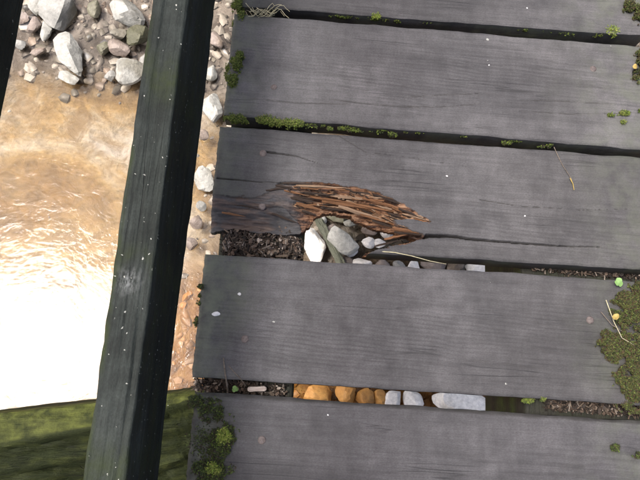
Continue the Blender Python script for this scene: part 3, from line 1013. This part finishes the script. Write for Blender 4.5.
# splinters of the rotten plank
def splinter_mesh(seed, mat):
    r = np.random.default_rng(seed)
    n = 7
    V = []
    for i in range(n):
        u = i / (n - 1)
        w = (0.25 + 0.75 * math.sin(math.pi * min(1, 0.12 + u * 0.9)) ** 0.7) * (1 - 0.75 * u ** 2)
        o1, o2 = r.normal(0, 0.12, 2)
        for (a, b) in ((-0.5, 0), (-0.1, 0.5 + r.uniform(-.15, .2)), (0.5, 0.1), (0.15, -0.5)):
            V.append((u - 0.5, (a + r.normal(0, .06)) * w + o1 * 0.5, (b + r.normal(0, .06)) * w + o2 * 0.3))
    F = []
    for i in range(n - 1):
        for j in range(4):
            a = i * 4 + j; b = i * 4 + (j + 1) % 4
            F.append((a, a + 4, b + 4, b))
    F.append((0, 1, 2, 3)); F.append(((n - 1) * 4 + 3, (n - 1) * 4 + 2, (n - 1) * 4 + 1, (n - 1) * 4))
    return mesh('splinter', V, F, mat, smooth=False)


SP = {m: [splinter_mesh(20 + i * 3 + j * 50, M['splinter_' + m]) for i in range(4)] for j, m in enumerate(('tan', 'orange', 'dark'))}
spl = [  # from, to (picture), width px, depth, kind
    ((276, 186), (300, 190), 4, -0.004, 'dark'), ((283, 183), (322, 185), 4, -0.002, 'dark'), ((296, 186), (352, 189), 5, -0.005, 'tan'),
    ((300, 193), (340, 196), 5, -0.009, 'dark'), ((318, 188), (368, 193), 4, -0.004, 'orange'), ((330, 195), (382, 203), 6, -0.009, 'tan'),
    ((345, 190), (394, 200), 5, -0.005, 'dark'), ((322, 201), (372, 210), 6, -0.014, 'orange'), ((338, 207), (392, 222), 6, -0.018, 'tan'),
    ((350, 203), (400, 214), 5, -0.012, 'orange'), ((362, 199), (412, 212), 5, -0.008, 'orange'), ((372, 195), (416, 209), 4, -0.004, 'dark'),
    ((385, 204), (424, 218), 4, -0.005, 'orange'), ((398, 209), (434, 223), 4, -0.004, 'dark'), ((402, 214), (430, 221.5), 3, -0.003, 'tan'),
    ((356, 213), (396, 226), 5, -0.018, 'orange'), ((372, 221), (402, 230), 5, -0.022, 'dark'), ((392, 228), (430, 235), 6, -0.008, 'orange'),
    ((394, 232), (428, 236), 5, -0.012, 'dark'), ((384, 240), (410, 234), 5, -0.016, 'orange'), ((374, 247), (404, 239), 4, -0.020, 'dark'),
    ((288, 197), (318, 203), 6, -0.012, 'dark'), ((296, 204), (322, 210), 6, -0.018, 'orange'), ((284, 191), (308, 196), 4, -0.008, 'orange'),
    ((302, 211), (318, 216), 5, -0.024, 'dark'), ((310, 197), (350, 203), 4, -0.012, 'orange'), ((266, 191), (290, 188), 4, -0.003, 'dark'),
    ((222, 213), (246, 217), 4, -0.012, 'orange'), ((320, 208), (352, 212), 4, -0.022, 'dark'), ((398, 225), (420, 231), 3, -0.006, 'tan'),
    ((232, 204), (262, 210), 3, -0.008, 'dark'), ((272, 214), (300, 224), 4, -0.020, 'dark'),
]
for i, (a, b, wpx, z, m) in enumerate(spl):
    p, q = at(*a, z), at(*b, z)
    d = q - p
    o = obj('splinter', SP[m][i % 4], plank_3, (p + q) / 2 + Vector((0, 0, 0.0025)), (random.uniform(-.5, .5), random.uniform(-.05, .09), math.atan2(d.y, d.x)),
            (d.length * 1.0, wpx * 0.00178 * 0.7, wpx * 0.00178 * 0.75))


rsp = random.Random(77)
top_c = [(284, 183), (334, 186), (366, 192), (391, 200), (411, 211), (430, 221)]
low_c = [(296, 208), (322, 208), (340, 208), (356, 214), (380, 225), (400, 229)]
for i in range(90):
    u = rsp.random() * 4.9
    k = int(u); f = u - k
    w_ = rsp.random()
    pt = [top_c[k][j] + (top_c[k + 1][j] - top_c[k][j]) * f for j in (0, 1)]
    pl = [low_c[k][j] + (low_c[k + 1][j] - low_c[k][j]) * f for j in (0, 1)]
    c_ = (pt[0] + (pl[0] - pt[0]) * w_, pt[1] + (pl[1] - pt[1]) * w_)
    z_ = -0.003 - 0.019 * w_ + rsp.uniform(-0.001, 0.004)
    sl_ = math.atan2(-(top_c[k + 1][1] - top_c[k][1]), top_c[k + 1][0] - top_c[k][0]) * 0.8 + rsp.uniform(-0.16, 0.16)
    L_ = rsp.uniform(7, 26) * 0.00178
    m = rsp.choice(('tan', 'orange', 'dark', 'dark', 'orange'))
    obj('splinter', SP[m][rsp.randrange(4)], plank_3, at(c_[0], c_[1], z_), (rsp.uniform(-.6, .6), rsp.uniform(-.14, .14), sl_ + 0.06),
        (L_ * rsp.choice((1, -1)), rsp.uniform(1.0, 2.6) * 0.00178, rsp.uniform(1.0, 2.4) * 0.00178))


for i in range(110):
    u = rsp.random() ** 2.0 * 4.6
    k = int(u); f = u - k
    w_ = rsp.random()
    pt = [top_c[k][j] + (top_c[k + 1][j] - top_c[k][j]) * f for j in (0, 1)]
    pl = [low_c[k][j] + (low_c[k + 1][j] - low_c[k][j]) * f for j in (0, 1)]
    c_ = (pt[0] + (pl[0] - pt[0]) * w_, pt[1] + (pl[1] - pt[1]) * w_)
    z_ = -0.002 - 0.019 * w_ + rsp.uniform(-0.001, 0.006)
    m = rsp.choice(('tan', 'orange', 'dark', 'dark', 'dark', 'orange') if u < 2.0 else ('tan', 'orange', 'dark', 'orange'))
    obj('splinter', SP[m][rsp.randrange(4)], plank_3, at(c_[0], c_[1], z_), (rsp.uniform(-1, 1), rsp.uniform(-.5, .5), rsp.uniform(-0.9, 0.5)),
        (rsp.uniform(2.5, 8) * 0.00178, rsp.uniform(0.9, 2.8) * 0.00178, rsp.uniform(0.9, 2.4) * 0.00178))


# ------------------------------------------------------------------ moss
def moss(regions, n, label, cols, height=0.010, spread=1.0, name='moss_clump', z=None, seed=0, group='moss clumps on the bridge'):
    """cushion of tiny leafy shoots: each shoot is a ring of narrow leaflets"""
    r = random.Random(seed)
    V, F, C = [], [], []
    tot = sum(w for *_, w in regions)
    for (px, py, rx, ry, zz, w) in regions:
        c = at(px, py, zz)
        kx = rx * (H - zz) / FPX; ky = ry * (H - zz) / FPX
        for _ in range(int(1.7 * n * w / tot)):
            a = r.uniform(0, 6.283); q = math.sqrt(r.random()) * r.uniform(0.75, 1.15)
            x = c.x + kx * q * math.cos(a); y = c.y + ky * q * math.sin(a)
            dome = max(0.0, 1 - q * q)
            if float(vnoise(x * 130, y * 130, seed)) < 0.30 + 0.35 * (q > 0.7):
                continue
            z0 = zz + 0.35 * height * dome
            hgt = height * (0.35 + 0.9 * dome) * r.uniform(0.5, 1.2)
            lx, ly = r.uniform(-.5, .5) * hgt, r.uniform(-.5, .5) * hgt
            col = np.array(r.choice(cols)) * r.uniform(0.55, 1.35)
            nl = r.choice((3, 4, 5))
            for j in range(nl):
                t = r.uniform(0.25, 1.0)
                bx, by, bz = x + lx * t, y + ly * t, z0 + hgt * t
                b = r.uniform(0, 6.283); L = r.uniform(0.0014, 0.0030) * spread; wd = L * 0.32
                dx, dy = math.cos(b), math.sin(b)
                up = r.uniform(-0.1, 0.8)
                i0 = len(V)
                V += [(bx - dy * wd, by + dx * wd, bz), (bx + dy * wd, by - dx * wd, bz), (bx + dx * L, by + dy * L, bz + L * up)]
                F.append((i0, i0 + 1, i0 + 2))
                C += [col] * 3
            i0 = len(V)
            V += [(x - 0.0005, y, z0 - 0.004), (x + 0.0005, y, z0 - 0.004), (x + lx, y + ly, z0 + hgt)]
            F.append((i0, i0 + 1, i0 + 2)); C += [col * 0.5] * 3
    V = np.array(V)
    org = np.array([V[:, 0].mean(), V[:, 1].mean(), V[:, 2].min()])
    me = mesh(name, V - org, F, M['moss'], smooth=False, attr=np.array(C))
    return tag(obj(name, me, None, org), label, 'moss', group)


G1 = [(0.065, 0.095, 0.013), (0.10, 0.13, 0.02), (0.04, 0.06, 0.012), (0.12, 0.13, 0.035)]
GB = [(0.14, 0.19, 0.025), (0.09, 0.13, 0.02), (0.17, 0.19, 0.04)]
GD = [(0.02, 0.028, 0.009), (0.032, 0.045, 0.012), (0.055, 0.08, 0.013), (0.03, 0.024, 0.012)]
GR = [(0.052, 0.046, 0.014), (0.055, 0.068, 0.014), (0.055, 0.034, 0.016), (0.04, 0.028, 0.014), (0.075, 0.095, 0.022), (0.022, 0.022, 0.011), (0.032, 0.045, 0.011), (0.03, 0.04, 0.01)]
moss([(238, 6, 7, 12, -0.01, 2), (242, 20, 5, 9, -0.012, 1.2), (236, 26, 4, 5, -0.02, 0.6)], 1500, 'green moss tuft at the top left corner beside the straw', G1, seed=1)
moss([(236, 66, 7, 12, 0.0, 2), (233, 82, 7, 9, -0.004, 1.2), (240, 57, 5, 5, 0.0, 0.6), (228, 74, 3, 14, -0.012, .6)], 1500, 'green moss clump on the left end of the second plank', G1, seed=2)
moss([(238, 120, 16, 5, -0.012, 1.2), (268, 122, 18, 5, -0.012, 2), (292, 125, 17, 5, -0.012, 1.3)], 2600, 'green moss strip in the gap above the cracked nail', G1, seed=3)
moss([(304, 11, 15, 4, -0.022, 1)], 600, 'green moss in the top gap just right of the straw', G1, seed=4)
moss([(366, 17.5, 15, 4, -0.02, 1), (376, 19, 6, 3, -0.012, 0.5)], 650, 'bright green moss patch in the middle of the top gap', GB, seed=5)
moss([(610, 33, 12, 6, -0.012, 1.4), (597, 35, 9, 4, -0.02, 0.8), (560, 30, 4, 2.5, -0.02, 0.3)], 1000, 'yellowish green moss bulging from the top gap at the right', GB, seed=6)
moss([(636, 72, 8, 15, 0.0, 1), (640, 60, 7, 12, 0.0, 1)], 1300, 'dark moss at the right edge of the second plank', GR, seed=7)
moss([(611, 115, 6, 3, 0, .6), (624, 114, 8, 4, 0, 1), (636, 111, 6, 3, 0, .6), (623, 123, 5, 3, 0, .4)], 420, 'thin scattered moss on the second plank at the right', G1, 0.005, seed=8)
moss([(628, 8, 8, 10, 0, 1), (638, 14, 8, 14, 0, 1.2)], 1000, 'dark reddish moss in the top right corner', GR, seed=9)
moss([(626, 318, 18, 16, 0.0, 1.2), (612, 345, 14, 17, 0.0, 1.6), (632, 348, 18, 22, 0.0, 2), (628, 378, 17, 20, 0, 1.8), (640, 395, 18, 14, 0, 1), (624, 300, 14, 12, 0.0, 1), (604, 346, 9, 11, 0, .7), (638, 318, 16, 34, 0, 2.2), (640, 290, 14, 10, 0, .8), (634, 404, 20, 10, -0.01, 1)],
     15000, 'large mossy mat on the right end of the fourth plank', GR, 0.009, 1.0, seed=10)
moss([(212, 412, 16, 14, -0.004, 1.2), (222, 438, 15, 22, -0.002, 2), (204, 440, 16, 34, -0.014, 2.6), (210, 470, 22, 14, -0.004, 1.5), (198, 402, 9, 8, -0.01, 0.7)],
     5200, 'dark wet moss over the left end of the nearest plank', GD, 0.012, 1.1, seed=11)
moss([(224, 436, 8, 10, 0.006, 1), (214, 468, 9, 7, 0.003, .7)], 900, 'bright green moss tuft within the dark moss by the rail', GB, 0.010, seed=21)
moss([(202, 287, 4, 3, 0.0, .5), (200, 300, 3, 9, -0.006, .5), (197, 322, 3, 7, -0.008, .4)], 330, 'tiny moss dots on the left edge of the fourth plank', GD, 0.005, seed=12)
moss([(530, 401, 14, 2.5, -0.02, 1), (541, 399, 5, 2, -0.01, .4)], 420, 'small green moss in the lower slit over the right beam', G1, 0.006, seed=13)
moss([(614, 447, 6, 5, 0, .7), (636, 455, 8, 3, 0, .6)], 380, 'small dark moss spots at the right of the nearest plank', GD, 0.005, seed=14)
moss([(604, 132, 10, 3, -0.03, 1), (548, 128, 5, 2, -0.03, .3), (486, 138, 9, 2, -0.03, .4)], 420, 'sparse moss on the right part of the second gap', GD, 0.006, seed=15)


rm = random.Random(4)
GM = GD + G1[:2]
_xs = [rm.uniform(322, 585) for _ in range(17)]
moss([(x, 15.5 + 0.0765 * (x - 340) + rm.uniform(-1.5, 2.5), rm.uniform(3, 17), rm.uniform(0.9, 2.8), -0.014, rm.uniform(0.2, 1.6)) for x in _xs], 1300, 'thin moss line along the top gap left of the yellowish moss', GM, 0.005, seed=16)
_xs = [rm.uniform(305, 560) for _ in range(17)]
moss([(x, 127 + 0.082 * (x - 325) + rm.uniform(-1.5, 2.5), rm.uniform(3, 18), rm.uniform(0.9, 2.8), -0.014, rm.uniform(0.2, 1.6)) for x in _xs], 1300, 'thin moss line along the middle of the second gap', GM, 0.005, seed=17)


# ------------------------------------------------------------------ leaf litter in the gaps
def litter(quads_px, n, z, label, seed, cols=None, size=1.0, pile=0.012):
    r = random.Random(seed)
    V, F, C = [], [], []
    cols = cols or [(0.055, 0.038, 0.028), (0.09, 0.065, 0.05), (0.025, 0.02, 0.016), (0.11, 0.085, 0.065), (0.20, 0.17, 0.145), (0.035, 0.028, 0.024), (0.02, 0.016, 0.014)]
    for _ in range(n):
        (xa, ya, xb, yb_, hh) = r.choice(quads_px)
        u = r.random()
        c = at(xa + (xb - xa) * u + r.uniform(-1, 1), ya + (yb_ - ya) * u + r.uniform(-hh, hh), z)
        c.z = z + r.random() ** 1.6 * pile
        col = np.array(r.choice(cols)) * r.uniform(0.6, 1.3)
        a = r.uniform(0, 6.283)
        kind = r.random()
        i0 = len(V)
        ca, sa = math.cos(a), math.sin(a)
        til = r.uniform(-.5, .5)
        if kind < 0.5:       # thin stick
            L = r.uniform(0.006, 0.020) * size; w = r.uniform(0.0006, 0.0014) * size
            for s in (-1, 1):
                for (y, zz) in ((-w, 0), (0, w * 1.5), (w, 0)):
                    V.append((c.x + ca * s * L / 2 - sa * y, c.y + sa * s * L / 2 + ca * y, c.z + zz + s * til * L * 0.4))
            F += [(i0, i0 + 3, i0 + 4, i0 + 1), (i0 + 1, i0 + 4, i0 + 5, i0 + 2), (i0 + 2, i0 + 5, i0 + 3, i0)]
            C += [col] * 6
        else:                # curled chip or leaf scrap
            L = r.uniform(0.003, 0.009) * size; w = L * r.uniform(0.3, 0.8)
            for k in range(4):
                u_ = k / 3 - 0.5
                for s in (-1, 1):
                    ww = w * (1 - 1.6 * abs(u_)) * 0.5 + w * 0.12
                    V.append((c.x + ca * u_ * L - sa * s * ww, c.y + sa * u_ * L + ca * s * ww, c.z + til * u_ * L + 1.2 * L * (0.25 - u_ * u_) * (0.4 + 0.3 * s) + 0.001))
            for k in range(3):
                F.append((i0 + 2 * k, i0 + 2 * k + 2, i0 + 2 * k + 3, i0 + 2 * k + 1))
            C += [col] * 8
    V = np.array(V)
    org = V.mean(0)
    me = mesh('leaf_litter', V - org, F, M['litter'], smooth=False, attr=np.array(C))
    return tag(obj('leaf_litter', me, None, org), label, 'leaf litter', kind='stuff')


BT = -TH - 0.004
litter([(226, 228, 294, 234, 4), (224, 240, 293, 242, 9), (224, 252, 298, 256, 5), (280, 236, 300, 250, 8), (224, 238, 262, 240, 12)], 1900, BT, 'dark twig and bark litter on the beam inside the rotten gap', 31, size=1.1, pile=0.020)
litter([(530, 264, 640, 274, 6)], 700, BT, 'dark leaf litter in the gap below the long crack', 32)
litter([(555, 144, 650, 152, 6)], 650, BT, 'reddish brown litter at the right of the second gap', 33,
       [(0.08, 0.035, 0.025), (0.05, 0.035, 0.025), (0.02, 0.018, 0.014), (0.12, 0.07, 0.05), (0.05, 0.06, 0.02)])
litter([(195, 384, 285, 391, 6)], 600, BT, 'twig litter at the left end of the lower slit', 34)
litter([(545, 402, 650, 410, 7)], 800, BT, 'dark litter at the right end of the lower slit', 35)
litter([(540, 30, 650, 40, 6)], 450, BT, 'dark litter at the right of the top gap', 36)


# ------------------------------------------------------------------ small single things
def tube(name, pts, r0, r1, mat, sides=6):
    pts = [Vector(p) for p in pts]
    V, F = [], []
    n = len(pts)
    for i, p in enumerate(pts):
        t = (pts[min(i + 1, n - 1)] - pts[max(i - 1, 0)]).normalized()
        a = t.cross(Vector((0, 0, 1)))
        a = a.normalized() if a.length > 1e-4 else Vector((1, 0, 0))
        b = a.cross(t)
        r = r0 + (r1 - r0) * i / (n - 1)
        for j in range(sides):
            w = j / sides * 6.283
            V.append(p + a * r * math.cos(w) + b * r * math.sin(w))
    for i in range(n - 1):
        for j in range(sides):
            q = i * sides + j; s = i * sides + (j + 1) % sides
            F.append((q, s, s + sides, q + sides))
    F.append(tuple(reversed(range(sides)))); F.append(tuple(range((n - 1) * sides, n * sides)))
    V = np.array([tuple(v) for v in V])
    org = V.mean(0)
    return mesh(name, V - org, F, mat, sharp=60), org


def strand(name, px_pts, r0, r1, mat, label, cat, parent=None, group=None):
    me, org = tube(name, [at(x, y, z) for x, y, z in px_pts], r0, r1, mat)
    o = obj(name, me, parent, org)
    return tag(o, label, cat, group) if label else o


tw = strand('twig', [(554, 147, 0.003), (558, 156, 0.002), (563, 166, 0.002), (569, 175, 0.004), (572, 180, 0.003)], 0.0008, 0.0006, M['twig'],
            'thin curved stalk lying on the rotten plank at the right', 'twig')
tip = strand('yellow_tip', [(570, 178, 0.004), (573, 184, 0.003), (574, 190, 0.002)], 0.0012, 0.0008, M['leaf_yellow'], None, None)
tip.parent = tw
tip.location = tip.location - tw.location
strand('twig', [(228, 392, -0.030), (226.5, 382, 0.004), (225, 372, 0.010), (223.5, 358, 0.006)], 0.0017, 0.0011, M['twig'], 'thicker grey twig sticking out of the lower slit at the left', 'twig')
strand('twig', [(246, 386, -0.03), (240, 378, 0.002), (234, 372, 0.006), (229, 366, 0.003)], 0.0009, 0.0006, M['twig'], 'slender dark twig crossing the lower plank edge beside the thicker one', 'twig')
strand('grass_blade', [(376, 251, -0.004), (395, 252.5, 0.004), (412, 256, 0.003), (430, 261, 0.0), (446, 264, -0.02)], 0.0010, 0.0006, M['straw'], 'thin yellow grass blade along the lip below the hole', 'grass')
strand('twig', [(606, 300, 0.012), (614, 322, 0.016), (622, 338, 0.014), (634, 345, 0.012)], 0.0009, 0.0006, M['straw'], 'pale stalk across the mossy mat', 'twig')
strand('twig', [(601, 312, 0.003), (612, 325, 0.010), (622, 331, 0.012)], 0.0008, 0.0006, M['twig'], 'dark stalk at the left border of the mossy mat', 'twig')

# tangled straw
root = bpy.data.objects.new('straw_tuft', None); COL.objects.link(root)
root.location = at(266, 10, -0.005)
tag(root, 'pale tangled straw caught in the top gap at the left', 'straw')
rs = random.Random(5)
for k in range(22):
    x0_, y0_ = rs.uniform(244, 270), rs.uniform(6, 14)
    pts = []
    ax = rs.uniform(12, 24)
    for i in range(6):
        u = i / 5
        pts.append((x0_ + ax * u, y0_ + 4 * math.sin(u * 5 + k) + rs.uniform(-1.5, 1.5), -0.004 + 0.010 * math.sin(u * 3.1 + k * 0.4)))
    o = strand('straw_stem', pts, 0.0008, 0.0005, M['straw'], None, None)
    o.parent = root
    o.location = o.location - root.location


def leaf(name, px, py, z, size, mat, label, lobes=0.0, rot=0.0, long=1.0):
    V, F = [(0, 0, 0.0012)], []
    n = 22
    for ring in (0.5, 1.0):
        for j in range(n):
            a = j / n * 6.283
            r = size * ring * (1 - lobes * abs(math.cos(a * 1.5)) ** 6)
            V.append((r * math.cos(a) * long, r * math.sin(a), 0.0012 + 0.0018 * ring * math.sin(a * 2 + 1)))
    for j in range(n):
        k = (j + 1) % n
        F.append((0, 1 + j, 1 + k)); F.append((1 + j, 1 + n + j, 1 + n + k, 1 + k))
    m = len(V)
    V += [(x, y, z_ - 0.0006) for x, y, z_ in V]
    F += [tuple(reversed([i + m for i in f])) for f in list(F)]
    for j in range(n):
        k = (j + 1) % n
        F.append((1 + n + j, m + 1 + n + j, m + 1 + n + k, 1 + n + k))
    return tag(obj(name, mesh(name, V, F, mat, sharp=70), None, at(px, py, z), (0.1, 0.12, rot)), label, 'leaf')


leaf('green_leaf', 618.5, 282.5, 0.010, 0.0088, M['leaf_green'], 'small round light green leaf above the mossy mat', 0.35, 0.4)
leaf('yellow_leaf', 615.5, 317, 0.020, 0.0055, M['leaf_yellow'], 'tiny yellow leaf on the mossy mat', 0.2, 0.5, 1.4)
leaf('yellow_leaf', 635, 67, 0.014, 0.005, M['leaf_yellow'], 'tiny yellow leaf on the dark moss at the right edge', 0.2, 1.2, 1.3)
leaf('green_leaf', 235, 389, -0.03, 0.006, M['leaf_green'], 'small pale green leaf scrap in the lower slit litter', 0.3, 0.9)

# pale chip of wood in the lower slit
cv = []
for x, w, t in ((-0.5, 0.55, 0.4), (-0.38, 1, 1), (0.0, 0.9, 1), (0.4, 1, 0.9), (0.5, 0.5, 0.5)):
    for a, b in ((-0.5, -0.5), (0.5, -0.5), (0.42, 0.5), (-0.4, 0.5)):
        cv.append((x * 0.033, a * w * 0.010, b * t * 0.006))
cf = []
for i in range(4):
    for j in range(4):
        a = i * 4 + j; b = i * 4 + (j + 1) % 4
        cf.append((a, b, b + 4, a + 4))
cf += [(3, 2, 1, 0), (16, 17, 18, 19)]
tag(obj('wood_chip', mesh('wood_chip', cv, cf, M['chip'], smooth=False), None, at(257, 389, -0.030), (0.1, 0.05, 0.10)),
    'pale pinkish wood chip in the litter of the lower slit', 'wood chip')


def dropping(px, py, w, h, seed, label):
    v = stone_shape(seed, ICO1, 7, 7)
    v = v * np.array([w, h, 0.25 * min(w, h)]) * (0.5 if w > 4 else 0.34) * H / FPX
    tag(obj('bird_dropping', mesh('bird_dropping', v, ICO1[1], M['white'], sharp=70), None, at(px, py, 0.0004)), label, 'dropping', 'white droppings on the planks')


dropping(216, 314, 11, 6, 901, 'largest white dropping, on the fourth plank near its left edge')
dropping(239.5, 294, 4.5, 3.5, 902, 'small white dropping on the fourth plank, upper left')
dropping(447, 176, 3.5, 3, 903, 'white speck on the rotten plank right of the hole')
dropping(525, 216, 3.5, 3, 904, 'white speck on the rotten plank near the right')
dropping(489, 65, 3, 2.5, 905, 'white speck on the second plank')
dropping(527, 8, 3.5, 3, 906, 'white speck on the topmost plank')
dropping(328, 415, 3, 2.5, 907, 'white speck on the nearest plank under the lower slit')

# greenish split branch lying across the stones in the hole
stick_mat = wood_material('grey_green_branch_wood', (0.06, 0.064, 0.044), (0.12, 0.125, 0.09), (0.045, 0.05, 0.03), 0.97, bump=0.002, pale=(0.2, 0.2, 0.18))
stick = timber('branch', 0.20, 0.024, 0.018, stick_mat, 60, 0.008, 0.010, 95)
pa, pb = at(317, 217, -0.93), at(345, 270, -0.94)
dd_ = pb - pa
o = obj('branch', stick, None, pa, (0.15, 0.03, math.atan2(dd_.y, dd_.x)))
tag(o, 'grey green split branch lying at the left of the hole', 'branch')
